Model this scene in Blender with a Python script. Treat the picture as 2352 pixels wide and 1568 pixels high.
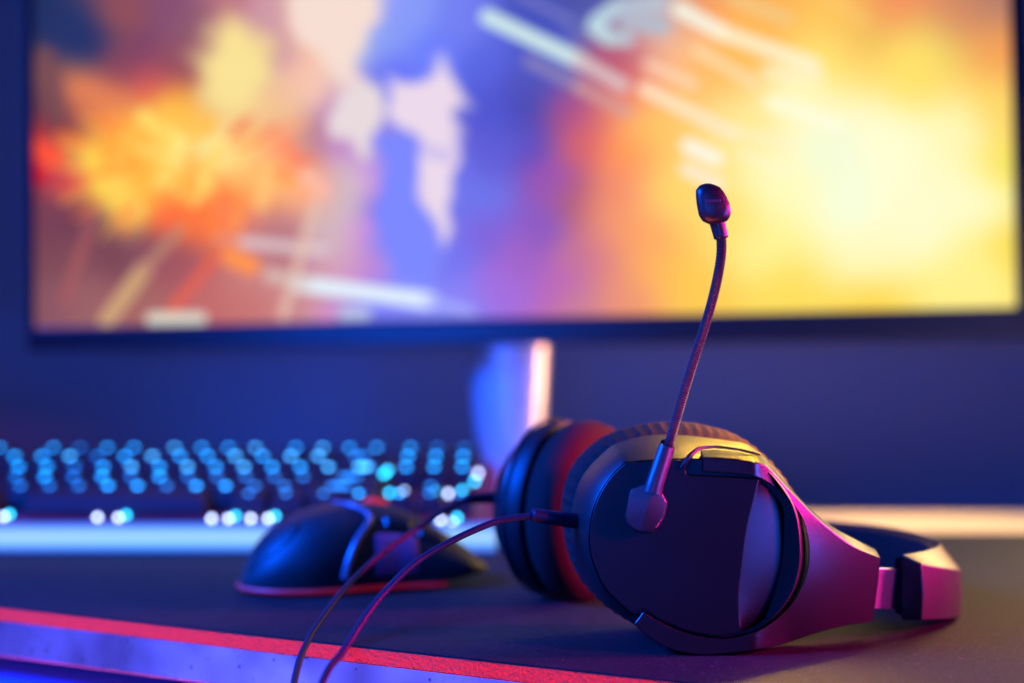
import bpy, bmesh, math, random
import numpy as np
from mathutils import Vector, Matrix
random.seed(7)
R = math.radians
sc = bpy.context.scene
for _o in list(sc.objects):
    bpy.data.objects.remove(_o)
col = sc.collection

# ------------------------------------------------------------------ camera
CAMH = 0.12                       # lens height above the mouse pad
F = 50.0 / 36.0 * 2352.0          # focal length in units of a 2352-wide picture
cam_d = bpy.data.cameras.new('camera')
cam = bpy.data.objects.new('camera', cam_d)
col.objects.link(cam)
cam.location = (0, 0, CAMH)
cam.rotation_euler = (R(90), 0, 0)
cam_d.lens = 50.0
cam_d.sensor_width = 36.0
cam_d.shift_y = 41.0 / 2352.0
cam_d.clip_start = 0.02
cam_d.clip_end = 50.0
cam_d.dof.use_dof = True
cam_d.dof.focus_distance = 0.578
cam_d.dof.aperture_fstop = 3.1
sc.camera = cam

# ------------------------------------------------------------------ world, lamps, exposure
w = bpy.data.worlds.new('World')
sc.world = w
w.use_nodes = True
bg = w.node_tree.nodes['Background']
bg.inputs[0].default_value = (0.02, 0.05, 0.3, 1)
bg.inputs[1].default_value = 0.10


def lamp(name, loc, target, size, sizey, power, color, spread=180):
    d = bpy.data.lights.new(name, 'AREA')
    d.shape = 'RECTANGLE'
    d.size = size
    d.size_y = sizey
    d.energy = power
    d.color = color
    d.spread = R(spread)
    o = bpy.data.objects.new(name, d)
    col.objects.link(o)
    o.location = loc
    o.rotation_euler = (Vector(target) - Vector(loc)).to_track_quat('-Z', 'Y').to_euler()
    return o


lamp('blue_lamp', (-0.75, 0.50, 0.55), (-0.10, 0.70, 0.0), 0.4, 0.35, 18.0, (0.0012, 0.085, 1.0), 80)
lamp('blue_front_lamp', (-0.20, -0.5, 0.155), (-0.05, 1.0, 0.13), 0.45, 0.09, 2.8, (0.006, 0.10, 1.0), 110)
lamp('blue_side_lamp', (0.88, 0.09, -0.03), (0.10, 0.60, 0.05), 0.28, 0.08, 3.2, (0.006, 0.11, 1.0), 80)
lamp('pink_side_lamp', (0.85, 0.19, 0.31), (0.125, 0.60, 0.075), 0.12, 0.09, 0.55, (1.0, 0.012, 0.36), 34)
lamp('magenta_lamp', (0.95, 0.65, 0.26), (0.115, 0.60, 0.12), 0.16, 0.10, 1.75, (1.0, 0.012, 0.34), 34)
red_l = lamp('red_edge_fill', (-0.15, 0.485, -0.30), (-0.09, 0.61, -0.01), 0.6, 0.05, 0.85, (1.0, 0.12, 0.12), 70)  # added below pad level so that only the front edge turns red
_z = (red_l.location - Vector((-0.09, 0.61, -0.01))).normalized()
_x = Vector((0.887, -0.462, 0))
_y = _z.cross(_x).normalized()
_x = _y.cross(_z)
red_l.rotation_euler = Matrix((_x, _y, _z)).transposed().to_euler()
lamp('blue_low_lamp', (-0.71, 0.28, -0.155), (-0.12, 0.63, -0.015), 0.35, 0.25, 0.22, (0.11, 0.14, 1.0), 90)
lamp('warm_lamp', (0.57, 1.05, 0.27), (0.36, 0.88, 0.0), 0.30, 0.18, 2.0, (1.0, 0.66, 0.25), 110)
lamp('wall_wash_lamp', (0.2, 0.85, 1.35), (0.1, 1.45, 0.15), 0.8, 0.3, 2.8, (0.10, 0.165, 1.0), 80)
lamp('warm_cup_fill', (0.36, 1.03, 0.64), (0.125, 0.60, 0.095), 0.08, 0.05, 0.10, (1.0, 0.58, 0.045), 8)  # narrow light added to turn the top of the near cup yellow
lamp('warm_desk_fill', (0.56, 1.15, 0.22), (0.16, 1.13, 0.0), 0.16, 0.16, 0.9, (1.0, 0.60, 0.22), 46)  # added out of view to warm the strip of desk behind the pad
lamp('orange_stand_fill', (0.60, 1.05, 0.11), (0.03, 1.165, 0.10), 0.10, 0.08, 0.045, (1.0, 0.42, 0.24), 16)  # added out of view to warm the right side of the monitor stand

vs = sc.view_settings
vs.view_transform = 'Standard'
vs.look = 'None'
vs.exposure = 0.0
vs.gamma = 1.0
vs.use_curve_mapping = False
sc.cycles.use_denoising = True
sc.cycles.max_bounces = 8
sc.cycles.sample_clamp_indirect = 4.0


# ------------------------------------------------------------------ helpers
def srgb(r, g, b):
    def f(c):
        c /= 255.0
        return c / 12.92 if c <= 0.04045 else ((c + 0.055) / 1.055) ** 2.4
    return (f(r), f(g), f(b))


def P(x, y, d):
    """point seen at (x, y) of the 2352-wide photograph, d metres away"""
    return Vector(((x - 1176.0) / F * d, d, CAMH - (y - 825.0) / F * d))


def mat(name, color, rough=0.5, metal=0.0, spec=0.5, bump=0.0, bscale=800.0, rvar=0.0, coat=0.0,
        sheen=0.0, cvar=0.0, cscale=60.0):
    m = bpy.data.materials.new(name)
    m.use_nodes = True
    nt = m.node_tree
    b = nt.nodes['Principled BSDF']
    b.inputs['Base Color'].default_value = (*color, 1)
    b.inputs['Roughness'].default_value = rough
    b.inputs['Metallic'].default_value = metal
    b.inputs['Specular IOR Level'].default_value = spec
    b.inputs['Coat Weight'].default_value = coat
    b.inputs['Sheen Weight'].default_value = sheen
    tc = nt.nodes.new('ShaderNodeTexCoord')
    if bump:
        n = nt.nodes.new('ShaderNodeTexNoise')
        n.inputs['Scale'].default_value = bscale
        n.inputs['Detail'].default_value = 3
        nt.links.new(tc.outputs['Object'], n.inputs['Vector'])
        bp = nt.nodes.new('ShaderNodeBump')
        bp.inputs['Strength'].default_value = bump
        bp.inputs['Distance'].default_value = 0.001
        nt.links.new(n.outputs['Fac'], bp.inputs['Height'])
        nt.links.new(bp.outputs['Normal'], b.inputs['Normal'])
    if rvar or cvar:
        n2 = nt.nodes.new('ShaderNodeTexNoise')
        n2.inputs['Scale'].default_value = cscale
        n2.inputs['Detail'].default_value = 4
        nt.links.new(tc.outputs['Object'], n2.inputs['Vector'])
        if rvar:
            mr = nt.nodes.new('ShaderNodeMapRange')
            mr.inputs[1].default_value = 0.3
            mr.inputs[2].default_value = 0.7
            mr.inputs[3].default_value = rough - rvar
            mr.inputs[4].default_value = rough + rvar
            nt.links.new(n2.outputs['Fac'], mr.inputs[0])
            nt.links.new(mr.outputs[0], b.inputs['Roughness'])
        if cvar:
            mx = nt.nodes.new('ShaderNodeMix')
            mx.data_type = 'RGBA'
            mx.inputs[6].default_value = (*[c * (1 - cvar) for c in color], 1)
            mx.inputs[7].default_value = (*[min(1, c * (1 + cvar)) for c in color], 1)
            nt.links.new(n2.outputs['Fac'], mx.inputs[0])
            nt.links.new(mx.outputs[2], b.inputs['Base Color'])
    return m


def emit(name, color, strength):
    m = bpy.data.materials.new(name)
    m.use_nodes = True
    nt = m.node_tree
    b = nt.nodes['Principled BSDF']
    b.inputs['Base Color'].default_value = (0.02, 0.02, 0.02, 1)
    b.inputs['Emission Color'].default_value = (*color, 1)
    b.inputs['Emission Strength'].default_value = strength
    return m


def thing(name, loc, label, cat, group=None):
    o = bpy.data.objects.new(name, None)
    o.empty_display_size = 0.02
    col.objects.link(o)
    o.location = loc
    o['label'] = label
    o['category'] = cat
    if group:
        o['group'] = group
    return o


def root_loc(p):
    while p is not None and p.parent is not None:
        p = p.parent
    return Vector(p.location) if p is not None else Vector((0, 0, 0))


def mesh(name, verts, faces, material, parent=None, smooth=35, bevel=0.0, bseg=2, mats=None, fmat=None, recalc=True):
    """one mesh object; vertices in world space"""
    off = root_loc(parent) if parent is not None else Vector((0, 0, 0))
    me = bpy.data.meshes.new(name)
    me.from_pydata([tuple(Vector(v) - off) for v in verts], [], faces)
    if recalc:
        bm = bmesh.new()
        bm.from_mesh(me)
        bmesh.ops.recalc_face_normals(bm, faces=bm.faces)
        bm.to_mesh(me)
        bm.free()
    me.materials.append(material)
    for mm in (mats or []):
        me.materials.append(mm)
    if fmat:
        for i, k in enumerate(fmat):
            me.polygons[i].material_index = k
    if smooth:
        for p in me.polygons:
            p.use_smooth = True
        me.set_sharp_from_angle(angle=R(smooth))
    o = bpy.data.objects.new(name, me)
    col.objects.link(o)
    if parent is not None:
        o.parent = parent
    if bevel:
        b = o.modifiers.new('bevel', 'BEVEL')
        b.width = bevel
        b.segments = bseg
        b.limit_method = 'ANGLE'
        b.angle_limit = R(30)
        b.harden_normals = False
    return o


class MB:
    def __init__(self):
        self.v, self.f = [], []

    def add(self, v, f):
        n = len(self.v)
        self.v += [Vector(p) for p in v]
        self.f += [tuple(i + n for i in q) for q in f]
        return self

    def box(self, x0, x1, y0, y1, z0, z1, M=None):
        v = [(x, y, z) for x in (x0, x1) for y in (y0, y1) for z in (z0, z1)]
        if M is not None:
            v = [M @ Vector(p) for p in v]
        return self.add(v, [(0, 1, 3, 2), (4, 6, 7, 5), (0, 4, 5, 1), (2, 3, 7, 6), (0, 2, 6, 4), (1, 5, 7, 3)])

    def rings(self, rs, closed=True, caps=True):
        n = len(rs[0])
        v = [p for r in rs for p in r]
        f = []
        for a in range(len(rs) - 1):
            for i in range(n if closed else n - 1):
                j = (i + 1) % n
                f.append((a * n + i, a * n + j, (a + 1) * n + j, (a + 1) * n + i))
        if caps:
            f.append(tuple(range(n)))
            f.append(tuple((len(rs) - 1) * n + i for i in range(n)))
        return self.add(v, f)

    def prism(self, poly, depth):
        """poly: 3D points, extruded along the vector depth"""
        d = Vector(depth)
        return self.rings([[Vector(p) for p in poly], [Vector(p) + d for p in poly]])

    def tube(self, pts, rad, seg=12, caps=True):
        pts = [Vector(p) for p in pts]
        n = len(pts)
        up = Vector((0, 0, 1))
        rs = []
        prev = None
        for i in range(n):
            t = (pts[min(i + 1, n - 1)] - pts[max(i - 1, 0)]).normalized()
            if prev is None:
                a = t.cross(up)
                if a.length < 1e-3:
                    a = t.cross(Vector((1, 0, 0)))
                a.normalize()
            else:
                a = (prev - t * prev.dot(t)).normalized()
            prev = a
            b = t.cross(a)
            r = rad(i / (n - 1)) if callable(rad) else rad
            rs.append([pts[i] + a * (r * math.cos(q * 2 * math.pi / seg)) + b * (r * math.sin(q * 2 * math.pi / seg))
                       for q in range(seg)])
        return self.rings(rs, caps=caps)

    def build(self, name, material, parent=None, **k):
        return mesh(name, self.v, self.f, material, parent, **k)


def spline(pts, n):
    """Catmull-Rom through pts, n samples"""
    p = [Vector(q) for q in pts]
    p = [p[0] * 2 - p[1]] + p + [p[-1] * 2 - p[-2]]
    out = []
    segs = len(p) - 3
    for i in range(n):
        u = i / (n - 1) * segs
        k = min(int(u), segs - 1)
        t = u - k
        a, b, c, d = p[k:k + 4]
        out.append(0.5 * ((2 * b) + (c - a) * t + (2 * a - 5 * b + 4 * c - d) * t * t + (3 * b - a - 3 * c + d) * t ** 3))
    return out


def polar(poly, cx, cy, n):
    """resample a closed star-shaped outline at n even angles"""
    out = []
    m = len(poly)
    for i in range(n):
        a = 2 * math.pi * i / n
        dx, dy = math.cos(a), math.sin(a)
        best = None
        for k in range(m):
            x0, y0 = poly[k][0] - cx, poly[k][1] - cy
            x1, y1 = poly[(k + 1) % m][0] - cx, poly[(k + 1) % m][1] - cy
            ex, ey = x1 - x0, y1 - y0
            den = dx * ey - dy * ex
            if abs(den) < 1e-9:
                continue
            t = (x0 * ey - y0 * ex) / den
            u = (x0 * dy - y0 * dx) / den
            if t > 0 and -1e-6 <= u <= 1 + 1e-6 and (best is None or t > best):
                best = t
        out.append((cx + dx * best, cy + dy * best))
    return out


def resample(poly, n):
    L = [0]
    for a, b in zip(poly, poly[1:]):
        L.append(L[-1] + math.hypot(b[0] - a[0], b[1] - a[1]))
    out = []
    for i in range(n):
        s = L[-1] * i / (n - 1)
        k = max(j for j in range(len(L)) if L[j] <= s + 1e-9)
        k = min(k, len(poly) - 2)
        t = (s - L[k]) / max(1e-9, L[k + 1] - L[k])
        out.append((poly[k][0] + (poly[k + 1][0] - poly[k][0]) * t, poly[k][1] + (poly[k + 1][1] - poly[k][1]) * t))
    return out


# ------------------------------------------------------------------ materials
M_wall = mat('painted_wall', (0.30, 0.30, 0.33), 0.75, bump=0.08, bscale=120)
M_desk = mat('desk_laminate', (0.50, 0.41, 0.17), 0.42, rvar=0.06)
M_pad = mat('pad_cloth', (0.009, 0.009, 0.0105), 0.64, bump=0.8, bscale=2600, spec=0.15)
M_plastic = mat('black_plastic', (0.006, 0.006, 0.007), 0.40, bump=0.10, bscale=2600)
M_yoke = mat('yoke_plastic', (0.006, 0.006, 0.007), 0.27, bump=0.10, bscale=2600)
M_mount = mat('dark_grey_plastic', (0.016, 0.016, 0.019), 0.40, bump=0.1, bscale=2600)
M_goose = mat('gooseneck_rubber', (0.030, 0.030, 0.032), 0.32)
M_face = mat('matt_black_plastic', (0.004, 0.004, 0.0055), 0.34, spec=0.32, bump=0.10, bscale=2600)
M_gloss = mat('gloss_black_plastic', (0.01, 0.01, 0.012), 0.30)
M_cush = mat('cushion_fabric', (0.028, 0.005, 0.004), 0.85, bump=0.5, bscale=900, spec=0.2)
M_rubber = mat('blue_lit_rubber', (0.005, 0.007, 0.020), 0.55, spec=0.25)  # black rubber with the blue light on it mixed into the colour
M_slider = mat('brushed_slider_metal', (0.45, 0.43, 0.45), 0.38, metal=1.0, bump=0.05, bscale=900)
M_bezel = mat('bezel_plastic', (0.014, 0.014, 0.018), 0.29)
M_silver = mat('silver_paint', (0.62, 0.62, 0.64), 0.36, metal=0.55)
M_key = mat('keycap_plastic', (0.010, 0.010, 0.012), 0.6, spec=0.3)
M_case = mat('keyboard_case', (0.16, 0.012, 0.022), 0.45)

# ------------------------------------------------------------------ setting: wall
bw = MB().box(-2.2, 2.2, 1.45, 1.55, -0.8, 1.8).build('wall', M_wall, smooth=0)
bw['kind'] = 'structure'

# ------------------------------------------------------------------ desk and mouse pad
E0, E1 = Vector((-0.25, 0.694, 0)), Vector((0.0685, 0.528, 0))
ed = (E1 - E0).normalized()                 # along the front edge
en = Vector((ed.y, -ed.x, 0))               # outwards, to the sitter
if en.y > 0:
    en = -en
PADT = 0.0070
A = E0 - ed * 0.55
B = E1 + ed * 0.45
desk = thing('gaming_desk', (0, 0.9, -0.03), 'dark desk with slanted bare metal front edge under the mouse pad', 'desk')


def slab(poly, z0, z1):
    m = MB()
    m.prism([(p[0], p[1], z0) for p in poly], (0, 0, z1 - z0))
    return m


top_poly = [A + en * 0.000, B + en * 0.000, Vector((1.3, 0.05, 0)), Vector((1.3, 1.185, 0)), Vector((-1.3, 1.185, 0)),
            Vector((-1.3, 1.05, 0))]
slab(top_poly, -PADT - 0.018, -PADT).build('desk_top', M_desk, desk, smooth=0, bevel=0.001)

# bare metal edge band, blue light and patchy reflections painted into its colour
m_edge = mat('reflection_tinted_edge', (0.40, 0.44, 0.70), 0.30, metal=0.9, rvar=0.06, cscale=18)
nt = m_edge.node_tree
b_ = nt.nodes['Principled BSDF']
tc = nt.nodes.new('ShaderNodeTexCoord')
vor = nt.nodes.new('ShaderNodeTexNoise')
vor.inputs['Scale'].default_value = 330
vor.inputs['Detail'].default_value = 2
nt.links.new(tc.outputs['Object'], vor.inputs['Vector'])
cr = nt.nodes.new('ShaderNodeValToRGB')
cr.color_ramp.elements[0].position = 0.27
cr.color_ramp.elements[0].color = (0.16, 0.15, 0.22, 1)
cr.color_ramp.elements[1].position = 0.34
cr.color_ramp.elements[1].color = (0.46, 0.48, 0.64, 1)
nt.links.new(vor.outputs['Fac'], cr.inputs[0])
big = nt.nodes.new('ShaderNodeTexNoise')  # broad dark patches drawn in place of uneven reflections
big.inputs['Scale'].default_value = 11
big.inputs['Detail'].default_value = 3
nt.links.new(tc.outputs['Object'], big.inputs['Vector'])
cr2 = nt.nodes.new('ShaderNodeValToRGB')
cr2.color_ramp.elements[0].position = 0.40
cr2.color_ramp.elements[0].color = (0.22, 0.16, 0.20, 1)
cr2.color_ramp.elements[1].position = 0.56
cr2.color_ramp.elements[1].color = (1, 1, 1, 1)
nt.links.new(big.outputs['Fac'], cr2.inputs[0])
mul = nt.nodes.new('ShaderNodeMix')
mul.data_type = 'RGBA'
mul.blend_type = 'MULTIPLY'
mul.inputs[0].default_value = 1.0
nt.links.new(cr.outputs[0], mul.inputs[6])
nt.links.new(cr2.outputs[0], mul.inputs[7])
nt.links.new(mul.outputs[2], b_.inputs['Base Color'])
e_b = [(0.0, -PADT - 0.0002), (0.0006, -PADT - 0.0002), (0.0007, -PADT - 0.0003), (0.0007, -PADT - 0.0165), (0.0004, -PADT - 0.0169), (0.0, -PADT - 0.0172)]
MB().rings([[A + en * (o + 0.0003) + Vector((0, 0, z)) for o, z in e_b], [B + en * (o + 0.0003) + Vector((0, 0, z)) for o, z in e_b]]) \
    .build('edge_band', m_edge, desk, smooth=0)
MB().box(-1.28, 1.28, 1.160, 1.178, -0.60, -PADT - 0.0185).build('light_block_panel', M_desk, desk, smooth=0)  # unseen panel added to keep the red light off the wall
# frame rails under the desk, set back behind the edge
m_rail = mat('blue_lit_rail', (0.008, 0.06, 0.45), 0.4, spec=0.1)  # blue light on the rails put into their base colour
for s0, s1 in ((0.30, 0.685), (0.72, 1.25)):
    rr = []
    for s in np.linspace(s0, s1, 8):
        c = A + ed * float(s) - en * 0.035 + Vector((0, 0, -0.060))
        rr.append([c + en * (0.034 * math.cos(q)) + Vector((0, 0, 0.034 * math.sin(q)))
                   for q in np.linspace(0, 2 * math.pi, 28, endpoint=False)])
    MB().rings(rr).build('under_rail', m_rail, desk, smooth=40)

pad = thing('mouse_pad', (0, 0.8, -PADT), 'large black cloth mouse pad with a bright red foam edge', 'mouse pad')
pad_poly = [A, B, Vector((1.0, 0.15, 0)), Vector((1.0, 0.985, 0)), Vector((-1.0, 0.985, 0)), Vector((-1.0, 0.97, 0))]
nt = M_pad.node_tree
tc = nt.nodes.new('ShaderNodeTexCoord')
ln = nt.nodes.new('ShaderNodeTexNoise')
ln.inputs['Scale'].default_value = 620
ln.inputs['Detail'].default_value = 1
nt.links.new(tc.outputs['Object'], ln.inputs['Vector'])
cr = nt.nodes.new('ShaderNodeValToRGB')
cr.color_ramp.elements[0].position = 0.40
cr.color_ramp.elements[0].color = (0.0065, 0.0065, 0.0075, 1)
cr.color_ramp.elements[1].position = 0.78
cr.color_ramp.elements[1].color = (0.09, 0.08, 0.09, 1)
_q = cr.color_ramp.elements.new(0.70)
_q.color = (0.014, 0.014, 0.016, 1)
nt.links.new(ln.outputs['Fac'], cr.inputs[0])
nt.links.new(cr.outputs[0], nt.nodes['Principled BSDF'].inputs['Base Color'])
slab(pad_poly, -0.0008, 0.0).build('pad_cloth', M_pad, pad, smooth=0)
m_red = mat('red_foam', (0.78, 0.05, 0.09), 0.85, bump=0.9, bscale=700, spec=0.05)
nt = m_red.node_tree
b_ = nt.nodes['Principled BSDF']
tc = nt.nodes.new('ShaderNodeTexCoord')
vn = nt.nodes.new('ShaderNodeTexVoronoi')
vn.inputs['Scale'].default_value = 1300
nt.links.new(tc.outputs['Object'], vn.inputs['Vector'])
cr = nt.nodes.new('ShaderNodeValToRGB')
cr.color_ramp.elements[0].position = 0.10
cr.color_ramp.elements[0].color = (0.25, 0.008, 0.01, 1)
cr.color_ramp.elements[1].position = 0.32
cr.color_ramp.elements[1].color = (0.82, 0.05, 0.025, 1)
nt.links.new(vn.outputs['Distance'], cr.inputs[0])
nt.links.new(cr.outputs[0], b_.inputs['Base Color'])
slab([p + (en * 0.0013 if i < 2 else Vector((0, 0, 0))) for i, p in enumerate(pad_poly)], -PADT + 0.0002, -0.0009) \
    .build('foam_edge', m_red, pad, smooth=0)

# ------------------------------------------------------------------ monitor
MD = 1.13
mon = thing('monitor', (0.02, 1.16, -PADT), 'wide monitor showing an orange explosion scene, on a silver stand', 'monitor')
sBL, sBR = (82, 752), (2334, 705)
sTR, sTL = (2312, -240), (78, -225)


def lerp(a, b, t):
    return (a[0] + (b[0] - a[0]) * t, a[1] + (b[1] - a[1]) * t)


# picture on the screen: soft colour patches, streaks and shapes, written as code
base = [
    (100, 30, 45, 58, 105), (170, 60, 48, 62, 112), (200, 110, 46, 60, 112), (150, 100, 46, 60, 110), (100, 165, 130, 92, 95), (110, 230, 110, 75, 88),
    (130, 290, 105, 65, 82), (260, 40, 150, 92, 100), (340, 110, 130, 80, 112), (400, 30, 140, 92, 125), (290, 160, 140, 82, 100),
    (420, 110, 150, 95, 112), (440, 60, 150, 105, 120), (520, 15, 190, 130, 140), (620, 50, 210, 165, 175), (640, 120, 205, 160, 170),
    (700, 80, 250, 205, 180), (700, 180, 245, 200, 180), (760, 30, 245, 225, 215), (800, 100, 243, 238, 220), (835, 10, 246, 225, 226),
    (640, 250, 240, 200, 160), (590, 280, 240, 195, 150), (730, 220, 250, 215, 195), (180, 215, 225, 140, 100), (300, 200, 210, 115, 105),
    (250, 250, 235, 150, 95), (350, 180, 205, 98, 100), (390, 150, 150, 90, 105), (250, 310, 255, 175, 80), (330, 290, 250, 205, 100),
    (400, 330, 240, 235, 165), (400, 250, 255, 190, 85), (480, 360, 240, 230, 165), (350, 400, 255, 200, 90), (295, 380, 255, 172, 72),
    (550, 350, 255, 215, 140), (600, 420, 255, 195, 120), (680, 390, 255, 180, 120), (640, 340, 255, 165, 125), (700, 430, 255, 185, 140),
    (460, 430, 255, 190, 90), (450, 480, 255, 140, 70), (400, 490, 255, 120, 75), (520, 470, 250, 140, 95), (100, 355, 252, 105, 75),
    (72, 370, 190, 10, 45), (155, 410, 205, 90, 90), (150, 300, 150, 75, 85), (205, 370, 250, 215, 105), (195, 335, 235, 190, 90), (235, 430, 250, 208, 95),
    (290, 490, 248, 220, 115), (320, 470, 250, 205, 95), (110, 470, 125, 75, 92), (170, 500, 118, 72, 90), (120, 600, 130, 85, 95),
    (215, 540, 118, 76, 92), (200, 600, 140, 90, 98), (100, 690, 145, 98, 108), (250, 560, 122, 78, 92), (330, 545, 140, 88, 103),
    (400, 610, 165, 98, 105), (330, 700, 170, 115, 110), (200, 690, 160, 110, 112), (600, 520, 195, 135, 140), (650, 575, 185, 130, 138), (560, 690, 200, 130, 125),
    (480, 700, 195, 120, 118), (620, 650, 208, 150, 148), (760, 440, 220, 182, 190), (770, 540, 214, 190, 195), (800, 470, 214, 196, 196),
    (800, 420, 212, 200, 200), (770, 310, 190, 140, 200), (755, 250, 185, 140, 195), (720, 290, 195, 145, 150), (790, 350, 205, 160, 215), (740, 340, 195, 145, 155),
    (845, 420, 225, 170, 225), (850, 520, 222, 160, 222), (790, 600, 215, 170, 195), (830, 610, 205, 150, 215),
    (900, 30, 145, 160, 245), (880, 100, 150, 170, 240), (960, 60, 152, 170, 243), (1000, 100, 122, 138, 245), (900, 180, 118, 128, 240),
    (1060, 50, 130, 140, 235), (1100, 150, 105, 115, 220), (1150, 250, 95, 100, 205), (1150, 350, 110, 108, 212), (1100, 450, 125, 130, 230),
    (900, 400, 130, 142, 246), (885, 550, 135, 142, 242), (960, 600, 150, 162, 248), (1050, 600, 130, 130, 235), (870, 470, 125, 122, 236),
    (1120, 550, 140, 115, 215), (1200, 250, 88, 88, 178), (1230, 350, 108, 92, 188), (1150, 650, 172, 125, 220), (1050, 690, 152, 145, 240),
    (900, 720, 140, 142, 242), (990, 725, 150, 155, 246), (1280, 280, 170, 95, 150), (1260, 400, 165, 100, 180), (1250, 520, 150, 105, 195),
    (1200, 600, 170, 115, 200), (1280, 650, 192, 120, 190), (1320, 450, 185, 112, 130), (1350, 330, 215, 115, 120), (1330, 600, 200, 130, 160),
    (1400, 450, 240, 155, 125), (1380, 600, 225, 145, 140), (1420, 350, 255, 165, 105), (1350, 690, 205, 140, 160), (1450, 550, 245, 170, 120),
    (1430, 670, 235, 160, 130), (1500, 280, 255, 205, 120), (1550, 420, 255, 215, 125), (1500, 600, 252, 190, 110), (1600, 660, 255, 205, 100),
    (1700, 300, 255, 230, 160), (1750, 560, 255, 238, 160), (1900, 350, 243, 250, 220), (1950, 450, 245, 252, 222), (1850, 240, 252, 246, 205),
    (2100, 500, 254, 248, 210), (2000, 600, 255, 244, 195), (2200, 300, 255, 243, 190), (2250, 450, 255, 247, 205), (1800, 695, 255, 220, 110),
    (2000, 705, 255, 215, 95), (2200, 690, 255, 235, 150), (2290, 620, 255, 238, 160), (2100, 150, 252, 225, 125), (1900, 130, 254, 225, 130),
    (1700, 100, 254, 195, 110), (1600, 150, 253, 195, 120), (1750, 40, 252, 190, 110), (1900, 50, 248, 200, 110), (2000, 60, 236, 196, 110),
    (2150, 120, 240, 215, 120), (2200, 30, 215, 150, 115), (2290, 10, 185, 138, 120), (2290, 110, 240, 170, 105), (2280, 250, 250, 215, 120),
    (1600, 20, 240, 165, 115), (2050, 5, 240, 155, 110), (2325, 400, 240, 225, 110), (2325, 600, 240, 215, 90), (1250, 30, 85, 95, 185), (1330, 80, 125, 130, 185),
    (1320, 10, 90, 95, 170), (1270, 80, 85, 95, 195), (1250, 150, 95, 100, 190), (1400, 140, 190, 105, 130), (1540, 20, 200, 175, 185),
    (2050, 350, 253, 250, 215), (1800, 420, 252, 246, 195), (1650, 520, 255, 222, 130), (1450, 220, 240, 150, 125), (1560, 110, 245, 195, 165),
    (300, -150, 90, 60, 80), (700, -150, 200, 150, 140), (1000, -150, 110, 120, 210), (1400, -150, 110, 110, 170), (1800, -150, 220, 150, 90),
    (2200, -150, 170, 110, 80),
]
poly_shapes = [
    ([(533, 35), (485, 85), (442, 150), (462, 215), (510, 250), (560, 270), (610, 235), (633, 180), (606, 95), (565, 45)], (244, 224, 160), 42),
    ([(753, 278), (766, 228), (815, 180), (848, 212), (880, 230), (896, 253), (875, 316), (838, 364), (806, 328), (756, 312)], (234, 222, 224), 14),
    ([(885, 195), (955, 185), (1005, 125), (1050, 190), (1090, 255), (1055, 275), (1045, 330), (1040, 450), (1022, 560), (985, 500), (958, 420),
      (960, 310), (925, 290), (900, 250)], (238, 222, 236), 16),
    ([(665, 0), (870, -40), (866, 40), (840, 110), (820, 190), (790, 195), (770, 150), (690, 110), (660, 50)], (245, 224, 214), 18),
    ([(880, 545), (865, 480), (880, 300), (945, 320), (950, 420), (985, 520), (1000, 640), (900, 640)], (138, 148, 247), 14),
]
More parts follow.
